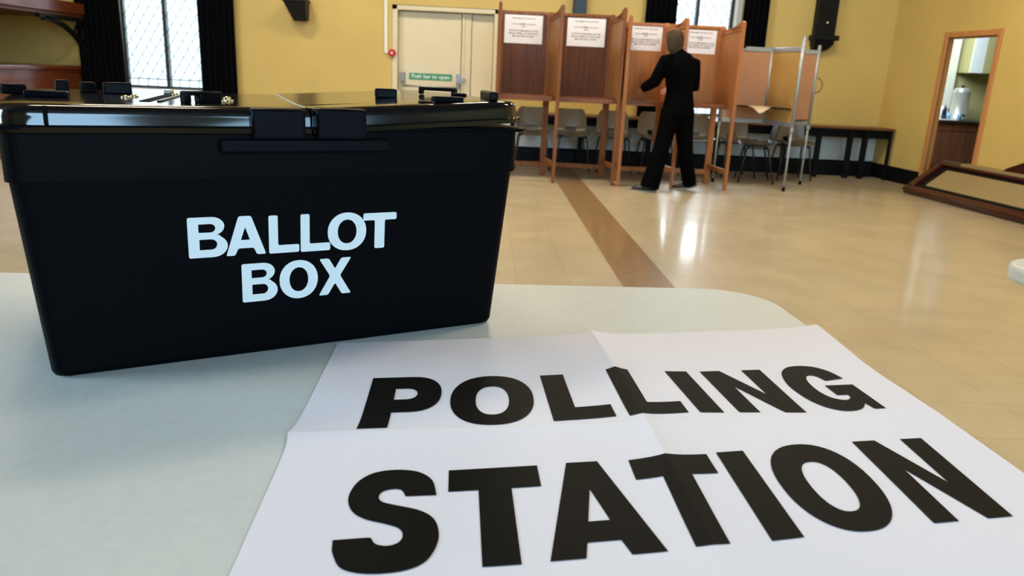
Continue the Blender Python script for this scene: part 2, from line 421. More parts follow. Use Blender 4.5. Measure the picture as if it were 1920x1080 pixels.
# roof posts with corbels
def roof_post(x, w, zb, m, label, collar=True):
    t = thing('wall_post', label, 'post', (x, YW, zb))
    MB().box((-w/2, -.16, .17 if collar else 0), (w/2, 0, ZC-zb)).build('shaft', m, t, bevel=.012)
    if collar:
        MB().box((-w/2-.035, -.20, .14), (w/2+.05, 0, .205)).build('collar', m, t, bevel=.012)
        MB().rings([[(sx*ww/2 + off, sy, z) for sx, sy in ((-1, 0), (1, 0), (1, -dd), (.4, -dd-.02), (-.4, -dd-.02), (-1, -dd))] for z, ww, dd, off in ((0, w*.45, .05, -.03), (.03, w*.8, .10, -.01), (.09, w*1.02, .15, 0), (.15, w*1.05, .17, 0))]).build('corbel', m, t, bevel=.008)
        MB().lathe([(.016, 0), (.014, .012), (0, .016)], n=12).build('bolt', M['brass'], t).matrix_local = Matrix.Translation((0, -.16, .36)) @ Matrix.Rotation(PI/2, 4, 'X')
roof_post(4.38, .25, 1.60, M['timber'], 'black timber wall post with corbel foot, right of aluminium booth')
roof_post(1.165, .165, 1.55, M['bluegrey'], 'dark blue-grey wall post rising behind the two left polling booths', False)

# ------------------------------------------------------------------ long bench on the back wall
bn = thing('wall_bench', 'long black bench with brown top under the back wall behind the chairs', 'bench', (0, 0, 0))
MB().prism([(.32, 10.04), (5.365, 10.04), (5.335, 10.49), (.32, 10.49)], .64, .668).build('bench_top', M['bench_top'], bn, bevel=.004)
MB().box((.34, 10.12, .53), (5.33, 10.14, .639)).build('apron', M['bench'], bn)
for x in (.36, 1.25, 2.15, 3.05, 3.95, 4.40, 4.82, 5.02):
    MB().box((x-.03, 10.09, 0), (x+.03, 10.15, .639)).build('leg', M['bench'], bn)
MB().box((5.31, 10.045, 0), (5.345, 10.08, .639)).build('leg', M['bench'], bn)
MB().box((.34, 10.36, .0), (5.30, 10.44, .17)).build('plinth', M['bench'], bn)

# ------------------------------------------------------------------ chairs
def make_chair():
    t = bpy.data.objects.new('stacking_chair', None); C.objects.link(t)
    # shell profile: u 0 = front lip .. 1 = top of back ; chair faces -y
    prof = [(-.225, .425), (-.215, .445), (-.15, .452), (-.05, .446), (.05, .442), (.115, .448), (.150, .468), (.172, .512), (.190, .60), (.205, .68), (.215, .735), (.218, .75)]
    wid = [.19, .205, .215, .215, .205, .20, .20, .205, .205, .195, .17, .14]
    bm = bmesh.new(); nx = 12; V = []
    for (y, z), w in zip(prof, wid):
        row = []
        for i in range(nx+1):
            s = -1 + 2*i/nx
            up = .035*abs(s)**3 if z < .47 else 0
            fw = -.035*abs(s)**3 if z >= .47 else 0
            row.append(bm.verts.new((s*w, y+fw, z+up)))
        V.append(row)
    for k in range(len(V)-1):
        for i in range(nx):
            if k in (6,) and 4 <= i < 8: continue      # hand slot
            bm.faces.new((V[k][i], V[k][i+1], V[k+1][i+1], V[k+1][i]))
    me = bpy.data.meshes.new('seat_shell'); bm.to_mesh(me); bm.free(); me.materials.append(M['chair'])
    for p in me.polygons: p.use_smooth = True
    o = bpy.data.objects.new('seat_shell', me); C.objects.link(o); o.parent = t
    s = o.modifiers.new('s', 'SOLIDIFY'); s.thickness = .009; s.offset = -1
    sb = o.modifiers.new('sub', 'SUBSURF'); sb.levels = sb.render_levels = 1
    for sx in (-1, 1):
        MB().tube([(sx*.13, -.12, .432), (sx*.17, -.15, .40), (sx*.215, -.21, 0)], .0105, 8).build('leg', M['chair_leg'], t, smooth=True)
        MB().tube([(sx*.13, .08, .432), (sx*.17, .10, .40), (sx*.215, .20, 0)], .0105, 8).build('leg', M['chair_leg'], t, smooth=True)
    f = MB()
    for sx in (-1, 1): f.tube([(sx*.17, -.15, .412), (sx*.17, .10, .412)], .009, 8)
    f.tube([(-.17, -.13, .425), (.17, -.13, .425)], .009, 8).tube([(-.17, .07, .425), (.17, .07, .425)], .009, 8)
    f.build('seat_frame', M['chair_leg'], t, smooth=True)
    return t
ch0 = make_chair(); used = False
chairs = [(.60, 9.80, 0, 'grey plastic chair by the wall, partly hidden behind the ballot box lid'),
 (1.10, 9.80, 2, 'grey plastic chair with pale slot seen under the second booth from the left'),
 (1.63, 9.80, 0, 'grey plastic chair behind the legs where the two wooden booths meet'),
 (2.17, 9.82, 2, 'grey plastic chair just left of the person in black'),
 (2.68, 9.80, -3, 'grey plastic chair under the window just right of the person in black'),
 (3.21, 9.83, 3, 'grey plastic chair behind the chair that stands turned sideways'),
 (3.34, 9.37, -102, 'grey plastic chair turned sideways in front of the chair row'),
 (3.93, 9.80, 0, 'grey plastic chair at the right end of the row under the aluminium booth')]
for x, y, a, lab in chairs:
    o = ch0 if not used else copy_tree(ch0); used = True
    o.location = (x, y, 0); o.rotation_euler = (0, 0, math.radians(a))
    tag(o, lab, 'chair', 'grey plastic chairs along the back wall')

# ------------------------------------------------------------------ wooden polling booths
def booth(name, label, wings, ztop, ztops, panelm, framem, fc, wingm):
    """wings: [(back xy, front xy)]; compartments lie between neighbours"""
    t = thing(name, label, 'polling booth', (*wings[1][0], 0)); O = Vector((*wings[1][0], 0))
    def P(xy, z): return (xy[0]-O.x, xy[1]-O.y, z)
    zb, zf = ztops
    def post(xy, z, w=.05, dd=.05):
        x, y = xy[0]-O.x, xy[1]-O.y
        MB().box((x-w/2, y-dd/2, 0), (x+w/2, y+dd/2, z-.02)).rings([[(x+i*w/2*k, y+j*dd/2*k, zz) for i, j in ((-1,-1),(1,-1),(1,1),(-1,1))] for k, zz in ((1, z-.02), (.8, z-.006), (.4, z))]).build('post', framem, t, bevel=.004)
    for k, (bk, ft) in enumerate(wings):
        post(bk, zb, .068, .05)
        post(ft, zf, .036, .05)
        B, Fv = Vector(bk), Vector(ft); dv = (Fv-B).normalized(); a, c = B + dv*.02, Fv - dv*.02
        MB().bar(P(a, (.92+ztop-.05)/2), P(c, (.92+ztop-.05)/2), .012, ztop-.05-.92).build('wing_panel', wingm, t)
        w = MB().bar(P(a, ztop-.045), P(c, ztop-.02), .03, .05)
        q = [a + (c-a)*s for s in (.55, .8, 1)]
        w.bar(P(q[0], ztop-.025), P(q[1], ztop-.005), .03, .04).bar(P(q[1], ztop-.005), P(q[2], ztop+.035), .03, .045)
        w.build('wing_rail', framem, t)
        MB().bar(P(a, .905), P(c, .905), .032, .055).build('wing_rail', framem, t)
        MB().bar(P(a, .20), P(c, .20), .032, .05).build('foot_rail', framem, t, bevel=.004)
    for (b0, f0_), (b1, f1_) in zip(wings[:-1], wings[1:]):
        B0, B1, F0, F1 = Vector(b0), Vector(b1), Vector(f0_), Vector(f1_); dv = (B1-B0).normalized()
        a, c = B0 + dv*.02, B1 - dv*.02
        MB().bar(P(a, (.9+ztop)/2), P(c, (.9+ztop)/2), .014, ztop-.9).build('back_panel', panelm, t)
        MB().bar(P(a, ztop+.006), P(c, ztop+.006), .034, .036).build('top_rail', framem, t, bevel=.005)
        MB().bar(P(a, .13), P(c, .13), .034, .055).build('bottom_rail', framem, t, bevel=.005)
        s0, s1 = F0*.72 + B0*.28, F1*.72 + B1*.28
        MB().prism([(p.x-O.x, p.y-O.y) for p in (s0 + dv*.022, s1 - dv*.022, c + dv*.0, a)], .905, .925).build('shelf', fc, t, bevel=.003)
        MB().bar(P(s0 + dv*.02, .893), P(s1 - dv*.02, .893), .02, .045).build('shelf_lip', fc, t)
    return t
WINGS1 = [((.145, 9.10), (.125, 8.47)), ((.70, 9.12), (.775, 8.47)), ((1.39, 9.05), (1.432, 8.46))]
WINGS2 = [((1.565, 9.0), (1.488, 8.42)), ((2.0, 9.0), (2.085, 8.41)), ((2.64, 9.02), (2.69, 8.44))]
booth('polling_booth', 'dark brown wooden two-place polling booth on the left, behind the ballot box', WINGS1, 1.80, (1.83, 1.865), M['w_dark'], M['w_frame'], M['w_shelf'], M['w_mid'])
booth('polling_booth', 'light orange wooden two-place polling booth where the person in black stands', WINGS2, 1.735, (1.765, 1.785), M['w_light'], M['w_frame2'], M['w_shelf'], M['w_light2'])
# notices pinned in the booths
def notice(p0, p1, zt, label):
    a, c = Vector((*p0, 0)), Vector((*p1, 0)); xd = (c-a).normalized(); n = xd.cross(Vector((0, 0, 1)))
    w = (c-a).length; h = w*.707; mid = (a+c)/2 + n*.0102
    t = thing('voting_notice', label, 'notice', (mid.x, mid.y, zt-h), math.atan2(xd.y, xd.x), 'notices pinned up in the polling booths')
    MB().box((-w/2, -.0012, 0), (w/2, 0, h)).build('sheet', M['paper'], t)
    text_obj('lettering', [('PARLIAMENTARY ELECTION', .021, .0002, 0, h*.86), ('VOTE FOR', .020, .0002, -w*.215, h*.655), ('ONE', .027, .0008, -w*.03, h*.652), ('CANDIDATE', .020, .0002, w*.19, h*.655), ('ONLY', .020, .0002, 0, h*.57),
        ('PUT NO OTHER MARK ON THE', .0225, .0005, 0, h*.42), ('BALLOT PAPER, OR YOUR VOTE', .0225, .0005, 0, h*.325), ('MAY NOT BE COUNTED', .0225, .0005, 0, h*.23)], M['ink'], t, wallmx((0, -.0018, 0), (1, 0, 0)))
def on(bk0, bk1, x): t = (x-bk0[0])/(bk1[0]-bk0[0]); return (x, bk0[1] + (bk1[1]-bk0[1])*t)
w = WINGS1; notice(on(w[0][0], w[1][0], .185), on(w[0][0], w[1][0], .615), 1.782, 'white printed notice in the first booth from the left, beside the cream door')
notice(on(w[1][0], w[2][0], .895), on(w[1][0], w[2][0], 1.32), 1.778, 'white printed notice in the second booth from the left, below the blue-grey wall post')
w = WINGS2; notice(on(w[0][0], w[1][0], 1.585), on(w[0][0], w[1][0], 1.955), 1.722, "white printed notice in the third booth, left of the person's head")
notice(on(w[1][0], w[2][0], 2.215), on(w[1][0], w[2][0], 2.575), 1.71, "white printed notice in the fourth booth, right of the person's head")
pn = thing('pencil', 'dark pencil lying on the shelf left of the person in black', 'pencil', (1.70, 8.72, .9295), math.radians(8))
MB().tube([(-.085, 0, 0), (.07, 0, 0)], .0045, 6).build('shaft', M['pencil'], pn)
MB().tube([(.07, 0, 0), (.088, 0, 0)], [.0045, .0008], 6).build('tip', M['w_light'], pn)
tag(MB().box((1.80, 8.70, .9255), (1.87, 8.76, .934)).build('paper_slip', M['w_light'], bevel=.002), 'small tan slip on the booth shelf beside the dark pencil', 'slip')

# ------------------------------------------------------------------ aluminium folding booth
A_, N_, B_, C_ = Vector((2.755, 9.13)), Vector((3.295, 9.17)), Vector((3.40, 8.55)), Vector((3.86, 9.22))
al = thing('folding_booth', 'aluminium-framed folding polling booth with tan panels right of wooden booths', 'polling booth', (N_.x, N_.y, 0))
def L3(v, z): return (v.x-N_.x, v.y-N_.y, z)
for v, top in ((A_, 1.60), (B_, 1.665), (C_, 1.62), (N_, 1.575)):
    p = MB().tube([L3(v, .70), L3(v, top-.03)], .0185, 12).build('post', M['alu'], al, smooth=True)
    MB().tube([L3(v, top-.03), L3(v, top)], .019, 12).build('end_cap', M['alu'] if v is not B_ else M['steel'], p)
    if v is N_: continue
    lg = MB().tube([L3(v, .035), L3(v, .72)], .0115, 10).build('leg', M['alu'], al, smooth=True)
    MB().tube([L3(v, 0), L3(v, .045)], .018, 10).build('foot', M['rubber'], lg)
    MB().tube([L3(v, .66), L3(v, .71)], .0225, 12).build('leg_clamp', M['alu'], lg)
for v, pm in ((A_, M['pink_panel']), (B_, M['gold_panel']), (C_, M['pink_panel'])):
    dv = (v-N_).normalized(); a, c_ = N_ + dv*.02, v - dv*.02
    pn_ = MB().bar(L3(a, 1.15), L3(c_, 1.15), .008, .80).build('panel', pm, al)
    MB().bar(L3(a, 1.54), L3(c_, 1.54), .02, .05).build('top_rail', M['alu'], al, bevel=.004)
    MB().bar(L3(a, .735), L3(c_, .735), .02, .05).build('bottom_rail', M['alu'], al, bevel=.004)
s0 = A_ + Vector((.05, -.015)); s1 = N_ + (B_-N_)*.93
MB().prism([(p.x-N_.x, p.y-N_.y) for p in (N_ + Vector((-.01, -.015)), s0, A_*.6 + s1*.4, s1 + Vector((-.012, 0)))], .895, .91).build('shelf', M['black'], al)
s2 = C_ + Vector((-.03, -.02)); s3 = N_ + (B_-N_)*.6
MB().prism([(p.x-N_.x, p.y-N_.y) for p in (N_ + Vector((.02, -.012)), s3 + Vector((.014, 0)), s3*.35 + s2*.65 + Vector((.0, -.03)), s2)], .762, .772).build('shelf', M['black'], al)
MB().box((-.42, -.06, 1.545), (-.33, -.02, 1.60)).build('clip', M['rubber'], al, bevel=.012)
MB().tube([L3(C_ + Vector((.02 + .075*math.sin(t), 0)), 1.17 + .085*math.cos(t)) for t in [PI*k/10 for k in range(11)]], .007, 8).build('carry_strap', M['strap'], al, smooth=True)
def droop(name, pts, label):
    bm = bmesh.new(); V = [[bm.verts.new(p) for p in row] for row in pts]
    for i in range(len(V)-1):
        for j in range(len(V[0])-1): bm.faces.new((V[i][j], V[i][j+1], V[i+1][j+1], V[i+1][j]))
    me = bpy.data.meshes.new(name); bm.to_mesh(me); bm.free(); me.materials.append(M['cream_paper'])
    for p in me.polygons: p.use_smooth = True
    o = bpy.data.objects.new(name, me); C.objects.link(o)
    s = o.modifiers.new('s', 'SOLIDIFY'); s.thickness = .0006
    sb = o.modifiers.new('sub', 'SUBSURF'); sb.levels = sb.render_levels = 2
    return tag(o, label, 'paper')
M['cream_paper'] = mat('cream_paper', (.72, .58, .42), .6)
droop('paper_sheet', [[(2.97, 8.98, .913), (3.12, 9.0, .913), (3.26, 8.97, .913)], [(2.96, 8.80, .914), (3.12, 8.78, .914), (3.27, 8.83, .914)], [(2.97, 8.69, .905), (3.07, 8.65, .875), (3.2, 8.72, .905)], [(3.0, 8.66, .89), (3.04, 8.62, .82), (3.12, 8.67, .88)]], 'cream paper drooping over the shelf of the aluminium booth')
droop('paper_sheet', [[(3.42, 9.11, .80), (3.55, 9.1, .776), (3.68, 9.08, .774)], [(3.44, 8.98, .80), (3.55, 8.96, .776), (3.66, 8.98, .774)]], 'cream paper lying low at the right side of the aluminium booth')

# ------------------------------------------------------------------ framed board and the maroon piece at the right wall
fb = thing('framed_board', 'long tan board in maroon wooden frame sloping against the wall below the doorway', 'board', (4.96, 8.83, 0))
B0 = Vector((4.955, 8.84, .0)); BD = (Vector((5.12, 6.5, 0)) - Vector((4.955, 8.84, 0))).normalized()
UP = (Vector((5.45, 8.96, .335)) - B0)
Lb = 2.6
def bq(s, t, h=0):   # s along, t up the slope 0..1, h normal offset
    n = BD.cross(UP).normalized()
    if n.z < 0: n = -n
    return B0 + BD*s + UP*t + n*h - Vector((0, 0, 0)) - Vector((4.96, 8.83, 0))
def bslab(mb, s0, s1, t0, t1, h0, h1):
    v = [mb.bm.verts.new(bq(s, t, h)) for h in (h0, h1) for s, t in ((s0, t0), (s1, t0), (s1, t1), (s0, t1))]
    for f in ((0,3,2,1),(4,5,6,7),(0,1,5,4),(1,2,6,5),(2,3,7,6),(3,0,4,7)): mb.bm.faces.new([v[i] for i in f])
    return mb
bslab(MB(), 0, Lb, 0, .14, 0, .075).build('frame_rail', M['w_maroon'], fb, bevel=.012)
bslab(MB(), 0, Lb, .86, 1, 0, .075).build('frame_rail', M['w_maroon'], fb, bevel=.012)
bslab(MB(), 0, .10, .141, .859, 0, .075).build('frame_rail', M['w_maroon'], fb, bevel=.012)
bslab(MB(), .101, Lb, .141, .859, .030, .039).build('backing', M['black'], fb)
bslab(MB(), .25, Lb, .25, .77, .040, .052).build('panel', M['board'], fb)
wl = MB(); rbox(wl, 1.95, 4.2, -.12, -.002, .36, .395)
tag(wl.build('wall_ledge', M['board'], bevel=.006), 'tan wooden ledge along the right wall behind the sloping framed board', 'ledge')
wm = MB()
wv = [wm.bm.verts.new(rw(s, d_, z)) for d_ in (-.10, -.02) for s, z in ((2.58, .3955), (3.6, .3955), (3.6, .80), (2.63, .43))]
for f in ((0,1,2,3),(4,7,6,5),(0,4,5,1),(1,5,6,2),(2,6,7,3),(3,7,4,0)): wm.bm.faces.new([wv[i] for i in f])
tag(wm.build('stair_rail', M['w_maroon'], bevel=.008), 'maroon wedge of wood on the ledge at the right edge of the picture', 'rail')

# ------------------------------------------------------------------ kitchen seen through the doorway
struct(MB().box((5.6, 12.2, 0), (9.6, 12.35, ZC)).build('wall_kitchen', M['kwall']))
struct(MB().box((9.3, 6.5, 0), (9.45, 12.2, ZC)).build('wall_kitchen_side', M['kwall']))
struct(MB().box((5.5, 10.85, 0), (5.62, 12.35, ZC)).build('wall_kitchen_end', M['kwall']))
struct(MB().box((5.75, 6.3, 0), (9.45, 6.45, ZC)).build('wall_kitchen_front', M['kwall']))
struct(MB().box((6.75, 12.08, 0), (7.25, 12.199, 3)).build('daylit_strip', M['kdaylit']))  # made-up pier, its pale colour stands for daylight falling on the wall
kc = thing('kitchen_cabinet', 'brown wooden kitchen cabinet seen through the doorway', 'cabinet', (7.1, 11.45, 0))
MB().box((-.9, 0, .08), (1.6, .6, .735)).box((-.9, .05, 0), (1.6, .6, .08)).build('body', M['w_cab'], kc)
for k in range(5):
    dr = MB().box((-.9+.5*k+.006, -.02, .10), (-.9+.5*k+.494, -.001, .60)).build('door', M['w_cab'], kc, bevel=.004)
    MB().box((-.9+.5*k+.006, -.02, .612), (-.9+.5*k+.494, -.001, .73)).build('drawer', M['w_cab'], kc, bevel=.004)
tag(MB().box((6.2, 11.40, .7355), (8.7, 12.06, .765)).build('worktop', M['worktop'], bevel=.004), 'dark kitchen worktop along the kitchen wall', 'worktop')
wc = thing('wall_cupboard', 'cupboard with pale white door hung high on the olive kitchen wall', 'cupboard', (7.30, 11.85, 1.46))
MB().box((0, 0, 0), (.52, .345, .75)).build('body', M['kwall'], wc, bevel=.004)
MB().box((.003, -.02, .003), (.20, -.001, .747)).build('door', M['kwhite'], wc, bevel=.003)
MB().box((.206, -.02, .003), (.517, -.001, .747)).build('door', M['kwall'], wc, bevel=.003)
ur = thing('water_urn', 'tall polished steel water urn on the kitchen worktop', 'urn', (7.18, 11.72, .7655))
MB().lathe([(0, 0), (.13, 0), (.13, .03), (.12, .04), (.12, .40), (.125, .41), (.125, .43)], n=28).build('tank', M['urn'], ur, smooth=True)
MB().lathe([(.124, .431), (.10, .46), (.03, .475), (0, .476)], n=28).build('lid', M['urn'], ur, smooth=True)
MB().lathe([(.02, .477), (.025, .50), (0, .51)], n=14).build('knob', M['rubber'], ur)
MB().tube([(0, -.12, .08), (0, -.17, .08), (0, -.175, .05)], .01, 8).build('tap', M['rubber'], ur)
jg = thing('kettle', 'white rounded kettle at the left on the kitchen worktop', 'kettle', (6.86, 11.62, .778))
MB().lathe([(0, 0), (.07, 0), (.075, .06), (.06, .15), (.04, .18), (0, .19)], n=20).build('body', M['white'], jg, smooth=True)
MB().tube([(.06, 0, .15), (.11, 0, .14), (.11, 0, .05), (.075, 0, .03)], .009, 8).build('handle', M['rubber'], jg, smooth=True)
bt = thing('bottle', 'dark blue bottle standing in front of the white kettle', 'bottle', (6.835, 11.50, .778))
MB().lathe([(0, 0), (.032, 0), (.032, .12), (.014, .16), (.014, .19), (0, .19)], n=16).build('body', M['navy'], bt, smooth=True)
MB().lathe([(.016, .191), (.016, .21), (0, .21)], n=12).build('cap', M['lilac'], bt)
tag(MB().lathe([(0, 0), (.03, 0), (.038, .09), (.034, .09), (.027, .008), (0, .008)], c=(6.90, 11.49, .778), n=18).build('cup', M['blue'], smooth=True), 'pale blue cup beside the dark bottle in the kitchen', 'cup')
tag(MB().lathe([(0, 0), (.035, 0), (.035, .09), (.03, .1), (0, .1)], c=(7.07, 11.50, .7655), n=18).build('canister', M['blue'], smooth=True), 'small pale blue canister in front of the steel urn', 'canister')
tag(MB().prism(rrect(6.66, 11.42, 7.05, 11.72, .04), .7655, .7775).build('tray', M['white'], bevel=.004), 'white tray under the kettle on the kitchen worktop', 'tray')

# ------------------------------------------------------------------ gallery shelf, bracket and counter at the far left
gs = thing('wall_gallery', 'glossy red-brown timber shelf high at left carried by an iron bracket', 'shelf', (-5.07, YW, 1.57))
MB().box((-1.25, -2.6, .03), (0, -.01, .17)).build('fascia_board', M['w_gallery'], gs, bevel=.01)
MB().box((-1.25, -2.6, 0), (-.03, -.01, .029)).build('soffit', M['w_dark'], gs)
ib = MB()
ib.bar((-.05, -.02, -.026), (-.05, -1.1, -.026), .05, .05).bar((-.05, -.03, -.60), (-.05, -.03, -.001), .05, .05)
cv = [(-.05, -.05 - .95*(1-math.cos(t))**1.0, -.59 + .54*math.sin(t)) for t in [PI/2*k/14 for k in range(15)]]
for a, c_ in zip(cv[:-1], cv[1:]): ib.bar(a, c_, .045, .05, up=(1, 0, 0))
ib.tube([(-.05, -.20 + .10*math.cos(t), -.18 + .10*math.sin(t)) for t in [2*PI*k/20 for k in range(20)]], .016, 8, close=True)
ib.build('iron_bracket', M['iron'], gs)
ct = thing('timber_counter', 'dark glossy timber counter below the high shelf at far left', 'counter', (-5.2, YW, 0))
MB().box((-1.25, -2.4, .94), (0, -.01, .99)).build('counter_top', M['w_gallery'], ct, bevel=.01)
MB().box((-1.25, -2.36, 0), (-.03, -.01, .939)).build('side_panel', M['w_gallery'], ct)
tag(MB().tube([(-6.35, YW-.02, 1.0), (-6.35, YW-.02, 1.7)], .02, 8).build('wall_shade_rod', M['iron']), 'thin dark rod standing for a shadow on the dim wall above the timber counter', 'shade strip')  # dark rod added where a shadow runs down the wall

# ------------------------------------------------------------------ white folding tables
TZ = .74
def folding_table(label, loc, rz, w, dp, leftlegs=True):
    """origin = far right (or far left) corner of the top; top spans -w..0, -dp..0"""
    t = thing('folding_table', label, 'table', loc, rz)
    r = .13
    secs = []
    for inset, z in ((.012, -.045), (.003, -.040), (0, -.032), (0, -.010), (.003, -.003), (.008, 0)):
        secs.append([(x, y, TZ+z) for x, y in rrect(-w+inset, -dp+inset, -inset, -inset, r-inset, 10)])
    MB().rings(secs).build('tabletop', M['table'], t, smooth=False)
    for x in (-.22, -w+.22):
        MB().tube([(x, -.12, 0), (x, -.12, TZ-.06), (x, -.15, TZ-.047), (x, -dp+.15, TZ-.047), (x, -dp+.12, TZ-.06), (x, -dp+.12, 0)], .0125, 10).build('leg', M['steel'], t, smooth=True)
        MB().tube([(x, -.12, .25), (x, -dp+.12, .25)], .01, 8).build('cross_bar', M['steel'], t, smooth=True)
    return t
RT = math.radians(2.56)
folding_table('white plastic folding table carrying the ballot box and the printed notice', (.595, 1.552, 0), RT, 1.83, 1.12)
folding_table('corner of a second white plastic table at the right edge', (1.370+1.6, 1.975, 0), 0, 1.6, .76)

# ------------------------------------------------------------------ letter outlines (unit box, y downward)
def arc(cx, cy, rx, ry, a0, a1, n=10, e=2.0):
    out = []
    for k in range(n+1):
        a = math.radians(a0 + (a1-a0)*k/n); c, s = math.cos(a), math.sin(a)
        out.append((cx + rx*math.copysign(abs(c)**(2/e), c), cy + ry*math.copysign(abs(s)**(2/e), s)))
    return out
def spline(p, n=5, closed=False):
    out = []
    for i in range(len(p)-1):
        p0, p1, p2, p3 = p[max(i-1, 0)], p[i], p[i+1], p[min(i+2, len(p)-1)]
        for k in range(n):
            t = k/n
            out.append(tuple(.5*(2*p1[j] + (p2[j]-p0[j])*t + (2*p0[j]-5*p1[j]+4*p2[j]-p3[j])*t*t + (3*p1[j]-p0[j]-3*p2[j]+p3[j])*t**3) for j in (0, 1)))
    out.append(p[-1]); return out
HEAVY = {
 'P': [[(0, 0)] + arc(.58, .36, .42, .36, -90, 90, 16, 2.3) + [(.36, .72), (.36, 1), (0, 1)], [(.36, .255)] + arc(.53, .365, .14, .11, -90, 90, 10) + [(.36, .475)]],
 'O': [arc(.5, .5, .5, .5, 0, 357, 48, 2.25), arc(.5, .52, .2, .285, 0, 355, 36, 2.3)],
 'L': [[(0, 0), (.41, 0), (.41, .75), (1, .75), (1, 1), (0, 1)]],
 'I': [[(0, 0), (1, 0), (1, 1), (0, 1)]],
 'N': [[(0, 0), (.32, 0), (.69, .60), (.69, 0), (1, 0), (1, 1), (.68, 1), (.31, .40), (.31, 1), (0, 1)]],
 'T': [[(0, 0), (1, 0), (1, .255), (.675, .255), (.675, 1), (.32, 1), (.32, .255), (0, .255)]],
 'A': [[(.355, 0), (.675, 0), (1, 1), (.69, 1), (.64, .865), (.345, .865), (.30, 1), (0, 1)], [(.51, .33), (.605, .67), (.405, .67)]],
 'G': [spline([(.985, .33), (.92, .16), (.76, .04), (.53, 0), (.30, .03), (.12, .15), (.02, .34), (0, .52), (.05, .74), (.17, .90), (.34, .985), (.52, .995), (.68, .95), (.80, .86)], 4) + [(.83, .975), (1, .975), (1, .47), (.55, .47), (.55, .68), (.72, .68)]
       + spline([(.70, .74), (.62, .78), (.53, .775), (.42, .72), (.36, .62), (.345, .50), (.37, .36), (.44, .26), (.53, .235), (.61, .27), (.66, .37)], 4)],
 'S': [spline([(.97, .306), (.92, .14), (.76, .035), (.5, 0), (.25, .03), (.09, .13), (.035, .29), (.10, .43), (.25, .52), (.48, .58), (.61, .625), (.655, .69), (.62, .75), (.52, .775), (.41, .755), (.36, .705)], 4) + [(.34, .695), (0, .705)]
       + spline([(.02, .80), (.12, .93), (.28, .985), (.5, 1), (.73, .98), (.9, .91), (.995, .76), (.99, .62), (.92, .52), (.78, .45), (.55, .395), (.40, .355), (.355, .30), (.39, .245), (.5, .222), (.59, .24), (.64, .306)], 4)],
}
BOLD = {
 'B': [[(0, 0)] + arc(.60, .23, .33, .23, -90, 68, 10) + [(.80, .455)] + arc(.62, .725, .38, .275, -55, 90, 12) + [(0, 1)],
       [(.27, .17)] + arc(.57, .275, .13, .105, -90, 90, 8) + [(.27, .38)], [(.28, .55)] + arc(.58, .68, .15, .13, -90, 90, 8) + [(.28, .81)]],
 'A': [[(.33, 0), (.64, 0), (1, 1), (.77, 1), (.69, .82), (.30, .82), (.22, 1), (0, 1)], [(.485, .28), (.60, .61), (.37, .61)]],
 'L': [[(0, 0), (.30, 0), (.30, .79), (1, .79), (1, 1), (0, 1)]],
 'O': [arc(.5, .5, .5, .5, 0, 357, 44, 2.1), arc(.5, .5, .245, .315, 0, 355, 36, 2.1)],
 'T': [[(0, 0), (1, 0), (1, .20), (.645, .20), (.645, 1), (.345, 1), (.345, .20), (0, .20)]],
 'X': [[(.02, .0), (.31, 0), (.5, .29), (.69, 0), (1, 0), (.655, .48), (1, 1), (.71, 1), (.5, .68), (.28, 1), (0, 1), (.345, .48)]],
}
def rounded(poly, r):
    out = []; n = len(poly)
    for i in range(n):
        p0, p1, p2 = Vector(poly[i-1]), Vector(poly[i]), Vector(poly[(i+1) % n])
        a, c_ = p0-p1, p2-p1
        if a.length < 1e-6 or c_.length < 1e-6: continue
        if a.normalized().dot(c_.normalized()) > -.80 and min(a.length, c_.length) > r*.8:
            q = min(r, a.length*.45, c_.length*.45); A0 = p1 + a.normalized()*q; C0 = p1 + c_.normalized()*q
            for t in (0, .25, .5, .75, 1): out.append(tuple(A0*(1-t)**2 + p1*2*t*(1-t) + C0*t*t))
        else: out.append(tuple(p1))
    return out
def fill(bm, loops):
    L = [[Vector((x, y, 0)) for x, y in lp] for lp in loops]
    flat = [bm.verts.new(v) for lp in L for v in lp]
    for tri in tessellate_polygon(L):
        try: bm.faces.new([flat[i] for i in tri])
        except ValueError: pass

# ------------------------------------------------------------------ the ballot box
BA = Vector((-.56, .963, TZ)); BANG = math.radians(27.087)
bx = thing('ballot_box', 'black plastic ballot box with white lettering on the white table', 'ballot box', BA, BANG)
BL, BD_ = .658, .40        # bottom length (local x) and depth (local y)
def ring_rr(off, z, r): return [(x, y, z) for x, y in rrect(-off, -off, BL+off, BD_+off, r, 6)]
body = MB().rings([ring_rr(-.008, .0, .016), ring_rr(-.002, .003, .018), ring_rr(0.0005, .009, .018), ring_rr(.0195, .264, .02), ring_rr(.0235, .265, .02), ring_rr(.0235, .328, .02), ring_rr(.033, .329, .02), ring_rr(.034, .334, .02), ring_rr(.0235, .335, .02)])
body.build('body', M['box'], bx, smooth=False)
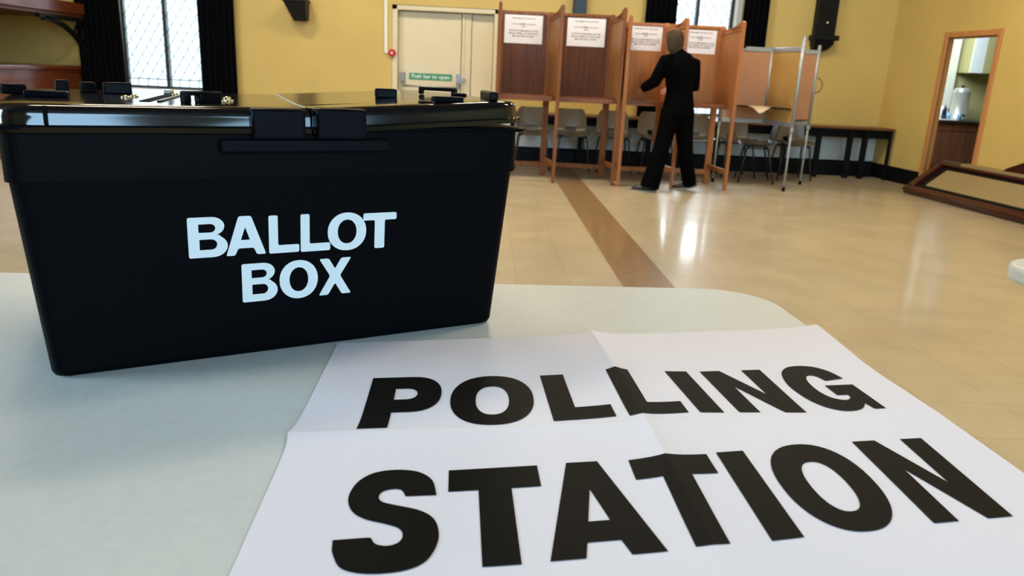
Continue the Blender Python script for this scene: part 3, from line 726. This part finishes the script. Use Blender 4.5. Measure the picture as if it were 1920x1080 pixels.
# the hinged lid: two halves, the right one sitting slightly proud
def lidz(x): return .017*max(0, x-.36)/.3
SEAM = [(.345, -.04), (.343, 0), (.345, .05), (.358, .15), (.372, .25), (.386, .34), (.398, .42), (.402, .45)]
def seam_x(y):
    for (a, b0), (c_, d1) in zip(SEAM[:-1], SEAM[1:]):
        if b0 <= y <= d1: return a + (c_-a)*(y-b0)/(d1-b0)
    return SEAM[0][0] if y < 0 else SEAM[-1][0]
def lid_half(side):
    prof = [(.0345, .3255), (.0345, .3320), (.0305, .3330), (.0300, .3345), (.0290, .3440), (.0282, .3500), (.0262, .3540), (.0215, .3570), (.0135, .3586), (.004, .3591), (-.01, .3593), (-.03, .3593), (-.05, .3593)]   # offset, z
    out = rrect(-.0, -.0, BL, BD_, .03, 8)
    rings = []
    for off, z in prof:
        pts = rrect(-off, -off, BL+off, BD_+off, .03+off*.5, 8)
        # keep only this half: clamp x to the seam
        res = []
        for x, y in pts:
            s = seam_x(y)
            res.append((min(x, s-.0015), y) if side < 0 else (max(x, s+.0015), y))
        # densify the long edges so the seam curve and the sag show
        dense = []
        m = len(res)
        for i in range(m):
            p, q = res[i], res[(i+1) % m]; dd = math.hypot(q[0]-p[0], q[1]-p[1])
            kk = max(1, int(dd/.03)) if dd > .03 else 1
            dense.append((p, q, kk))
        rings.append((dense, z, off))
    counts = [max(r[0][i][2] for r in rings) for i in range(len(rings[0][0]))]
    R3 = []
    for dense, z, off in rings:
        row = []
        for (p, q, _), k in zip(dense, counts):
            for j in range(k):
                x, y = p[0] + (q[0]-p[0])*j/k, p[1] + (q[1]-p[1])*j/k
                if abs(p[0] - (seam_x(p[1]) + .0015*side)) < 1e-6 and abs(q[0] - (seam_x(q[1]) + .0015*side)) < 1e-6: x = seam_x(y) + .0015*side
                zz = z + (lidz(x) if side > 0 else 0)
                if side < 0: zz -= .0035*math.sin(PI*max(0, min(1, x/.345)))*0
                row.append((x, y, zz))
        R3.append(row)
    m = MB().rings(R3)
    return m
ll = lid_half(-1).build('lid', M['lid'], bx, smooth=True); lr = lid_half(1).build('lid', M['lid'], bx, smooth=True)
for o in (ll, lr):
    try: o.data.set_sharp_from_angle(angle=math.radians(50))
    except Exception: pass
tag(ll, 'left half of the lid'); tag(lr, 'right half of the lid, standing slightly proud')
# thin pale bead along the seam between the lid halves
M['seam'] = mat('pale_seam_bead', (.62, .55, .40), .4)
MB().tube([(seam_x(y), y, .3595) for y in [.0 + .42*k/16 for k in range(17)]], .0012, 6).build('seam_strip', M['seam'], bx)
# knuckle blocks over the front edge, with the seal plate under them
MB().box((.263, -.042, .318), (.334, -.005, .3585)).build('knuckle', M['tab'], bx, bevel=.004)
MB().box((.349, -.044, .318), (.420, -.005, .3600)).build('knuckle', M['tab'], bx, bevel=.004)
MB().box((.222, -.037, .300), (.458, -.024, .318)).build('seal_plate', M['tab'], bx, bevel=.003)
MB().box((.026, -.040, .336), (.030, -.026, .357)).build('lid_rib', M['rubber'], bx)
# moulded side flap at the right end
MB().box((BL+.022, .03, .262), (BL+.034, .20, .327)).build('side_flap', M['box'], bx, bevel=.003)
def tab(x0, y0, x1, y1, h, th=.014, name='lid_tab', hole=None, m=None):
    a, c_ = Vector((x0, y0, 0)), Vector((x1, y1, 0)); mid = (a+c_)/2; z = .3585 + lidz(mid.x)
    b = MB()
    if hole:
        L_ = (c_-a).length; d_ = (c_-a).normalized()
        q0, q1 = a + d_*L_*hole[0], a + d_*L_*hole[1]
        b.bar((a.x, a.y, z+h/2), (q0.x, q0.y, z+h/2), th, h).bar((q1.x, q1.y, z+h/2), (c_.x, c_.y, z+h/2), th, h).bar((a.x, a.y, z+h-.003), (c_.x, c_.y, z+h-.003), th*.98, .006)
    else: b.bar((a.x, a.y, z+h/2), (c_.x, c_.y, z+h/2), th, h)
    return b.build(name, m or M['tab'], bx, bevel=.0025)
tab(.507, .173, .543, .167, .0155)
tab(.613, .234, .663, .182, .013, hole=(.1, .88), name='lid_handle')
tab(.541, .006, .591, .006, .009, th=.016)
tab(.520, .010, .541, .010, .003, th=.012)
tab(.672, .090, .640, -.008, .013, th=.014)
tab(.644, .154, .663, .140, .005)
tab(.036, .292, .054, .296, .019)
tab(.070, .296, .090, .303, .017, name='lid_catch')
tab(.101, .279, .141, .281, .018, name='lid_tab')
tab(.190, .052, .242, .082, .0165, hole=(.16, .38), name='lid_handle')
tab(-.03, .205, .0, .218, .014)
tab(.002, .143, .054, .128, .009, th=.016)
# posting slot slide: pale rails either side of a black gap
sl0, sl1 = Vector((.143, .065, .3592)), Vector((.192, .262, .3592))
sx_ = Vector((1, -.24, 0)).normalized()
MB().bar(sl0, sl1, .013, .002).build('posting_slot', M['rubber'], bx)
MB().bar(sl0 + sx_*.0185, sl1 + sx_*.0185, .006, .004).build('slot_rail', M['tab'], bx, bevel=.001)
MB().bar(sl1 + Vector((.004, .05, .003)), sl1 + Vector((.012, .085, .003)), .012, .007).build('slot_catch', M['steel'], bx, bevel=.002)
for x, y in ((.125, .16), (.139, .197), (.205, .279), (.247, .095), (.272, .2), (.262, .12)):
    MB().lathe([(.0065, 0), (.006, .002), (.003, .0035), (0, .0038)], c=(x, y, .359), n=14).build('rivet', M['brass'], bx, smooth=True)
# lettering on the front face (front face leans outward with height)
def front(a, z, lift=.0006):
    off = .0005 + .019*(z-.009)/.255
    return (a, -off - lift, z)
boxes = [('B', .177, .228, .155, .212), ('A', .2255, .2795, .1548, .2112), ('L', .2838, .3265, .1542, .2100), ('L', .3288, .3722, .1535, .2098), ('O', .3685, .4272, .1512, .2093), ('T', .4225, .4750, .1513, .2066),
         ('B', .2450, .2945, .0835, .1412), ('O', .2975, .3535, .0820, .1412), ('X', .3550, .4045, .0828, .1402)]
bm = bmesh.new()
for k, (g, a0, a1, z0, z1) in enumerate(boxes):
    fill(bm, [rounded([(a0 + x*(a1-a0), z1 - y*(z1-z0)) for x, y in lp], .0028 if j == 0 else .0012) for j, lp in enumerate(BOLD[g])])
for v in bm.verts: v.co = Vector(front(v.co.x, v.co.y, .0006))
bmesh.ops.recalc_face_normals(bm, faces=bm.faces)
ext = bmesh.ops.extrude_face_region(bm, geom=bm.faces[:])
bmesh.ops.translate(bm, verts=[g for g in ext['geom'] if isinstance(g, bmesh.types.BMVert)], vec=(0, -.0006, 0))
me = bpy.data.meshes.new('lettering'); bm.to_mesh(me); bm.free(); me.materials.append(M['white_letter'])
o = bpy.data.objects.new('lettering', me); C.objects.link(o); o.parent = bx; o['label'] = 'white stuck-on lettering on the front'

# ------------------------------------------------------------------ the printed notice on the table
ROWS = [((-.217, 1.135), (.61, 1.293)), ((-.211, .821), (.627, .936)), ((-.20, .521), (.643, .62))]
NW, NH = .841, .594
NHX = .70
def ridge(v):     # height of the long fold down the middle (v in metres from the top edge)
    K = [(0, .009), (.08, .0105), (.145, .011), (.25, .006), (.297, .0055), (.39, .0062), (.5, .0022), (.594, .001)]
    for (a, h0), (c_, h1) in zip(K[:-1], K[1:]):
        if a <= v <= c_: return h0 + (h1-h0)*(v-a)/(c_-a)
    return K[-1][1]
def fold_u(v): return .414 + .014*v/.297 if v < .297 else .428
def sheet(u, v, lift=0):
    s, q = u/NW, v/(NH/2); i = 0 if q < 1 else 1; t = q-i
    L = [ROWS[i][0][k]*(1-t) + ROWS[i+1][0][k]*t for k in (0, 1)]; R_ = [ROWS[i][1][k]*(1-t) + ROWS[i+1][1][k]*t for k in (0, 1)]
    x, y = L[0]*(1-s) + R_[0]*s, L[1]*(1-s) + R_[1]*s
    z = TZ + .0012
    du = abs(u-fold_u(v)); z += ridge(v)*math.exp(-du/.026)
    z += .0022*math.exp(-abs(v-NH/2-.003)/.012)*(.4 + .6*(1-s))          # cross fold
    z += .006*max(0, (s-.85)/.15)**2*max(0, 1-v/.2)                  # lifted far corner
    z += .0010*(1+math.sin(u*9+v*5))*min(1, .3 + v/.15)
    x += .008*math.exp(-((v-.15)/.09)**2)*max(0, (s-.8)/.2)*-1
    x -= .006*math.exp(-abs(v-NH/2)/.02)*max(0, 1-s*6)
    return (x, y, z + lift)
nt_ = thing('polling_notice', 'large creased white printed notice lying on the table before the ballot box', 'notice', (.2, .9, TZ))
OFF = Vector((.2, .9, TZ))
us = sorted(set([NW*i/84 for i in range(85)])); vs_ = sorted(set([NH*i/64 for i in range(65)] + [NH + (NHX-NH)*i/10 for i in range(1, 11)]))
bm = bmesh.new(); V = []
for v in vs_:
    fu = fold_u(v); row = []
    for u in us:
        uu_ = fu if abs(u - .42) < 1e-3 or abs(u-fu) < NW/168 else u
        row.append(bm.verts.new(Vector(sheet(uu_, v)) - OFF))
    V.append(row)
for i in range(len(V)-1):
    for j in range(len(us)-1): bm.faces.new((V[i][j], V[i+1][j], V[i+1][j+1], V[i][j+1]))
me = bpy.data.meshes.new('sheet'); bm.to_mesh(me); bm.free(); me.materials.append(M['paper'])
o = bpy.data.objects.new('sheet', me); C.objects.link(o); o.parent = nt_
sd = o.modifiers.new('s', 'SOLIDIFY'); sd.thickness = .0003; sd.offset = -1
QUADS = [('P', (.073,.145),(.169,.146),(.170,.291),(.074,.293)), ('O', (.183,.149),(.294,.150),(.291,.291),(.180,.292)), ('L', (.309,.152),(.391,.150),(.394,.281),(.312,.286)),
 ('L', (.407,.1505),(.489,.151),(.493,.276),(.411,.284)), ('I', (.499,.151),(.532,.154),(.541,.280),(.509,.277)), ('N', (.553,.156),(.649,.158),(.653,.289),(.562,.281)), ('G', (.666,.150),(.768,.152),(.773,.288),(.671,.291)),
 ('S', (.080,.389),(.172,.389),(.174,.562),(.077,.562)), ('T', (.182,.394),(.279,.390),(.279,.559),(.181,.561)), ('A', (.273,.388),(.384,.386),(.383,.554),(.273,.558)), ('T', (.384,.389),(.479,.383),(.476,.548),(.380,.552)),
 ('I', (.492,.380),(.526,.378),(.521,.545),(.487,.548)), ('O', (.541,.372),(.652,.366),(.645,.538),(.536,.545)), ('N', (.672,.368),(.768,.365),(.760,.528),(.666,.534))]
for word, sel in (('top', QUADS[:7]), ('low', QUADS[7:])):
    bm = bmesh.new()
    for g, tl, tr, br, bl in sel:
        loops = []
        for lp in HEAVY[g]:
            loops.append([tuple((tl[k]*(1-x) + tr[k]*x)*(1-y) + (bl[k]*(1-x) + br[k]*x)*y for k in (0, 1)) for x, y in lp])
        fill(bm, loops)
    for k in range(1, 85):
        bmesh.ops.bisect_plane(bm, geom=bm.verts[:] + bm.edges[:] + bm.faces[:], plane_co=(NW*k/84, 0, 0), plane_no=(1, 0, 0))
    for k in range(12, 62):
        bmesh.ops.bisect_plane(bm, geom=bm.verts[:] + bm.edges[:] + bm.faces[:], plane_co=(0, NH*k/64, 0), plane_no=(0, 1, 0))
    for d_ in (.414, .428):
        bmesh.ops.bisect_plane(bm, geom=bm.verts[:] + bm.edges[:] + bm.faces[:], plane_co=(d_ if word == 'low' else .414, 0, 0), plane_no=(1, 0, 0) if word == 'low' else (1, -.0471, 0))
    for v in bm.verts: v.co = Vector(sheet(v.co.x, v.co.y, .0007)) - OFF
    for f in bm.faces:
        f.normal_update()
        if f.normal.z < 0: f.normal_flip()
    me = bpy.data.meshes.new('lettering'); bm.to_mesh(me); bm.free(); me.materials.append(M['ink'])
    o = bpy.data.objects.new('lettering', me); C.objects.link(o); o.parent = nt_
    o['label'] = 'black upper word' if word == 'top' else 'black lower word'

# ------------------------------------------------------------------ the voter
pr = thing('person', 'person in black suit seen from behind, standing at the light wooden booth', 'person', (2.0, 8.16, 0))
PO = Vector((2.0, 8.16, 0))
FD = Vector((-.45, .893, 0)); SX = Vector((.893, .45, 0))      # facing, own right
def q(x, y, z): return Vector((x, y, z)) - PO
def remesh(o, vox, smooth_it=4):
    r = o.modifiers.new('r', 'REMESH'); r.mode = 'VOXEL'; r.voxel_size = vox; r.use_smooth_shade = True
    s = o.modifiers.new('sm', 'SMOOTH'); s.iterations = smooth_it; s.factor = .5
def hand(mb, wrist, d, side, curl=.5):
    """palm + five fingers; d = pointing direction, side = thumb side direction"""
    d = Vector(d).normalized(); side = Vector(side); side = (side - d*side.dot(d)).normalized(); nrm = d.cross(side)
    w = Vector(wrist)
    mb.loft([(w, .026, .019), (w + d*.03, .034, .017), (w + d*.07, .040, .014), (w + d*.088, .036, .012)], side, 12)
    for k, (off, ln) in enumerate(((.029, .066), (.010, .074), (-.010, .069), (-.029, .054))):
        b0 = w + d*.078 + side*off; p = [b0]
        dd = d.copy()
        for j in range(3):
            dd = (dd + (-Vector((0, 0, 1)))*curl*.45).normalized(); p.append(p[-1] + dd*ln/3)
        mb.tube(p, [.0095, .009, .008, .0065], 8)
    t0 = w + d*.025 + side*.026
    p = [t0, t0 + (side*.8 + d*.6).normalized()*.028, t0 + (side*.8 + d*.6).normalized()*.028 + (d + side*.25 - Vector((0, 0, .35))).normalized()*.032, t0 + (side*.8 + d*.6).normalized()*.028 + (d + side*.1 - Vector((0, 0, .5))).normalized()*.056]
    mb.tube(p, [.012, .0115, .010, .0075], 8)
Lsh, Lel, Lwr = q(1.825, 8.075, 1.345), q(1.725, 8.10, 1.13), q(1.665, 8.34, 1.06)
Rsh, Rel, Rwr = q(2.14, 8.225, 1.335), q(2.195, 8.29, 1.10), q(2.01, 8.44, 1.05)
hc = q(1.90, 8.17, 0)
bd = MB()
# trunk, neck, head as one lofted column
bd.loft([(q(2.01, 8.16, .84), .14, .10), (q(2.01, 8.16, .95), .145, .105), (q(2.01, 8.16, 1.06), .125, .09), (q(2.0, 8.16, 1.2), .15, .10), (q(1.985, 8.155, 1.32), .165, .095), (q(1.965, 8.155, 1.375), .11, .075), (q(1.935, 8.165, 1.42), .056, .058), (q(1.915, 8.17, 1.455), .052, .058),
         (hc + Vector((0, 0, 1.48)) + FD*.015, .058, .075), (hc + Vector((0, 0, 1.52)) + FD*.008, .068, .09), (hc + Vector((0, 0, 1.56)), .074, .095), (hc + Vector((0, 0, 1.60)) - FD*.005, .070, .092), (hc + Vector((0, 0, 1.63)) - FD*.008, .05, .068), (hc + Vector((0, 0, 1.645)) - FD*.008, .02, .03)], SX, 24)
nz = hc + FD*.092
bd.tube([nz + Vector((0, 0, 1.555)), nz + FD*.012 + Vector((0, 0, 1.53)), nz + FD*.014 + Vector((0, 0, 1.517)), nz - FD*.012 + Vector((0, 0, 1.512))], [.007, .010, .012, .008], 8)
for s in (-1, 1):
    e = hc + SX*s*.073 - FD*.005 + Vector((0, 0, 1.535))
    bd.loft([(e - SX*s*.008, .016, .028), (e + SX*s*.010, .015, .027)], FD, 10)
for sh, el, wr in ((Lsh, Lel, Lwr), (Rsh, Rel, Rwr)):
    bd.tube([sh, sh*.5 + el*.5, el, el*.5 + wr*.5, wr], [.05, .045, .038, .035, .026], 12)
hand(bd, Lwr, Vector((-.05, .85, -.5)), SX, .5)
hand(bd, Rwr, Vector((-.80, .30, -.15)), Vector((0, .4, 1)), .4)
Lh, Lk, La = q(1.93, 8.125, .86), q(1.85, 8.10, .46), q(1.775, 8.10, .085)
Rh, Rk, Ra = q(2.09, 8.19, .86), q(2.155, 8.22, .46), q(2.265, 8.33, .11)
for h_, k_, a_ in ((Lh, Lk, La), (Rh, Rk, Ra)):
    bd.tube([h_, h_*.5 + k_*.5, k_, k_*.6 + a_*.4, a_], [.088, .078, .058, .055, .036], 14)
ft = ((La, Vector((-1, .25, 0)).normalized(), 0), (Ra, Vector((-.93, .35, 0)).normalized(), 1))
for a_, d_, lift in ft:
    g = Vector((a_.x, a_.y, 0))
    bd.loft([(g - d_*.045 + Vector((0, 0, .05 + .03*lift)), .028, .03), (g + d_*.03 + Vector((0, 0, .048 + .012*lift)), .032, .032), (g + d_*.11 + Vector((0, 0, .032)), .036, .02), (g + d_*.16 + Vector((0, 0, .028)), .026, .013)], Vector((0, 0, 1)).cross(d_), 12)
body_o = bd.build('body', M['skin'], pr, smooth=True); remesh(body_o, .0065, 3)
# jacket
jk = MB()
jk.loft([(q(2.015, 8.16, .80), .183, .135), (q(2.015, 8.16, .90), .178, .132), (q(2.01, 8.16, 1.05), .152, .112), (q(2.0, 8.16, 1.2), .178, .122), (q(1.985, 8.155, 1.31), .196, .118), (q(1.975, 8.155, 1.37), .150, .098), (q(1.945, 8.16, 1.415), .080, .078), (q(1.93, 8.165, 1.45), .067, .070)], SX, 28)
for sh, el, wr in ((Lsh, Lel, Lwr), (Rsh, Rel, Rwr)):
    jk.tube([sh + Vector((.03 if sh is Lsh else -.03, 0, .0)), sh, sh*.5 + el*.5, el, el*.45 + wr*.55, el*.06 + wr*.94], [.07, .077, .070, .064, .056, .050], 14)
jo = jk.build('jacket', M['suit'], pr, smooth=True); remesh(jo, .011, 4)
# trousers with flared hems
tr = MB()
tr.loft([(q(2.012, 8.16, .98), .152, .115), (q(2.012, 8.16, .88), .168, .125), (q(2.012, 8.16, .78), .165, .118)], SX, 24)
tr.tube([Lh, q(1.905, 8.115, .66), q(1.862, 8.10, .46), q(1.822, 8.095, .27), q(1.772, 8.09, .045)], [.105, .098, .088, .092, .104], 16)
tr.tube([Rh, q(2.11, 8.205, .66), q(2.145, 8.22, .46), q(2.195, 8.26, .27), q(2.268, 8.34, .065)], [.105, .098, .084, .078, .078], 16)
to = tr.build('trousers', M['suit'], pr, smooth=True); remesh(to, .011, 3)
for a_, d_, lift in ft:
    g = Vector((a_.x, a_.y, 0)); sdv = Vector((0, 0, 1)).cross(d_)
    MB().loft([(g - d_*.075 + Vector((0, 0, .05 + .03*lift)), .030, .03), (g - d_*.06 + Vector((0, 0, .048 + .03*lift)), .036, .04), (g + d_*.03 + Vector((0, 0, .046 + .012*lift)), .040, .040), (g + d_*.11 + Vector((0, 0, .038)), .045, .028), (g + d_*.165 + Vector((0, 0, .03)), .036, .018), (g + d_*.185 + Vector((0, 0, .026)), .015, .010)], sdv, 14).build('shoe', M['shoe'], pr, smooth=True)
    sl = MB()
    rows = []
    for dz in (0, .014):
        rows.append([g + d_*x + sdv*y + Vector((0, 0, dz + (.045*lift*max(0, (.06-x)/.13) if lift else 0))) for x, y in ((-.08, -.02), (-.05, -.036), (.03, -.034), (.11, -.046), (.17, -.034), (.192, 0), (.17, .034), (.11, .046), (.03, .034), (-.05, .036), (-.08, .02))])
    sl.rings(rows).build('shoe_sole', M['sole'], pr)
hr = MB()
hr.loft([(hc + Vector((0, 0, 1.40)) - FD*.052, .050, .026), (hc + Vector((0, 0, 1.44)) - FD*.040, .076, .056), (hc + Vector((0, 0, 1.48)) - FD*.032, .086, .076), (hc + Vector((0, 0, 1.53)) - FD*.024, .090, .088), (hc + Vector((0, 0, 1.57)) - FD*.016, .090, .097), (hc + Vector((0, 0, 1.61)) - FD*.012, .078, .096), (hc + Vector((0, 0, 1.64)) - FD*.01, .054, .070), (hc + Vector((0, 0, 1.655)) - FD*.01, .02, .028)], SX, 24)
ho = hr.build('hair', M['hair'], pr, smooth=True)
sb = ho.modifiers.new('sub', 'SUBSURF'); sb.levels = sb.render_levels = 1
for s in (-1, 1):
    MB().lathe([(0, -.007), (.009, -.004), (.011, 0), (.009, .004), (0, .007)], c=hc + FD*.083 + SX*s*.031 + Vector((0, 0, 1.552)), n=12).build('eye', M['eye'], pr, smooth=True)
MB().loft([(hc + FD*.092 - SX*.022 + Vector((0, 0, 1.492)), .004, .004), (hc + FD*.098 + Vector((0, 0, 1.492)), .007, .006), (hc + FD*.092 + SX*.022 + Vector((0, 0, 1.492)), .004, .004)], FD, 8).build('mouth', M['lip'], pr, smooth=True)

# ------------------------------------------------------------------ light: daylight through the windows, added daylight lamps and assumed ceiling lamps
W = bpy.data.worlds.new('world'); S.world = W; W.use_nodes = True
bg = W.node_tree.nodes['Background']
# overcast sky, dim at the horizon and brighter towards the zenith
_nt = W.node_tree; _tc = _nt.nodes.new('ShaderNodeTexCoord'); _sp = _nt.nodes.new('ShaderNodeSeparateXYZ'); _mr = _nt.nodes.new('ShaderNodeValToRGB')
_nt.links.new(_tc.outputs['Generated'], _sp.inputs[0]); _nt.links.new(_sp.outputs['Z'], _mr.inputs['Fac'])
_e = _mr.color_ramp.elements
_e[0].position = .0; _e[0].color = (.078, .090, .096, 1)
_e[1].position = .55; _e[1].color = (.80, .92, 1, 1)
for p_, v_ in ((.09, .115), (.22, .85)):
    q_ = _e.new(p_); q_.color = (v_*.84, v_*.95, v_, 1)
_nt.links.new(_mr.outputs['Color'], bg.inputs['Color']); bg.inputs['Strength'].default_value = 17.0
def area(name, loc, target, sx, sy, power, col, portal=False):
    l = bpy.data.lights.new(name, 'AREA'); l.shape = 'RECTANGLE'; l.size = sx; l.size_y = sy; l.energy = power; l.color = col
    o = bpy.data.objects.new(name, l); C.objects.link(o); o.location = loc
    o.rotation_euler = (Vector(target) - Vector(loc)).to_track_quat('-Z', 'Y').to_euler()
    if portal: l.cycles.is_portal = True
    return o
area('portal_window', ((W1[0]+W1[1])/2, YW+.32, 1.85), ((W1[0]+W1[1])/2, 0, 1.85), 1.04, 2.3, 1, (1, 1, 1), True)
area('portal_window', ((W2[0]+W2[1])/2, YW+.32, 1.83), ((W2[0]+W2[1])/2, 0, 1.83), .92, 2.34, 1, (1, 1, 1), True)
area('added_daylight_lamp', (1.6, YF+.05, 2.4), (.6, 2, 1.0), 3.0, 3.2, 480, (.42, .72, 1))  # no window built; daylight assumed from the blue gleam on the lid front
area('added_daylight_lamp', (5.0, YF+.05, 2.4), (1.0, 2, 1.0), 1.8, 3.2, 200, (.42, .72, 1))  # further assumed daylight from behind the camera, lamp only, no window
area('added_daylight_lamp', (XL+.05, .3, 2.4), (0, 1.0, .8), 2.6, 2.6, 520, (.56, .80, 1))  # fill added on the windowless left wall, brightens the shadow of the box
for x, y, p in ((-3.2, 7.6, 100), (.2, 7.6, 108), (3.2, 7.2, 92), (-1.5, 3.2, 50), (2.6, 3.0, 75)):
    area('assumed_ceiling_lamp', (x, y, ZC-.05), (x, y, 0), 1.2, .5, p, (1, .86, .62))  # lamps out of view, assumed from the warm light falling from above
area('kitchen_daylight_fill', (6.2, 10.95, 2.2), (7.1, 12.1, 1.1), .6, .8, 45, (.8, .93, 1))  # added fill, stands in for daylight entering the kitchen from the left

# ------------------------------------------------------------------ view
S.view_settings.view_transform = 'Standard'; S.view_settings.look = 'None'; S.view_settings.gamma = 1
S.view_settings.use_curve_mapping = False
S.view_settings.exposure = 0.18
S.cycles.use_denoising = True
S.cycles.max_bounces = 8; S.cycles.sample_clamp_indirect = 6
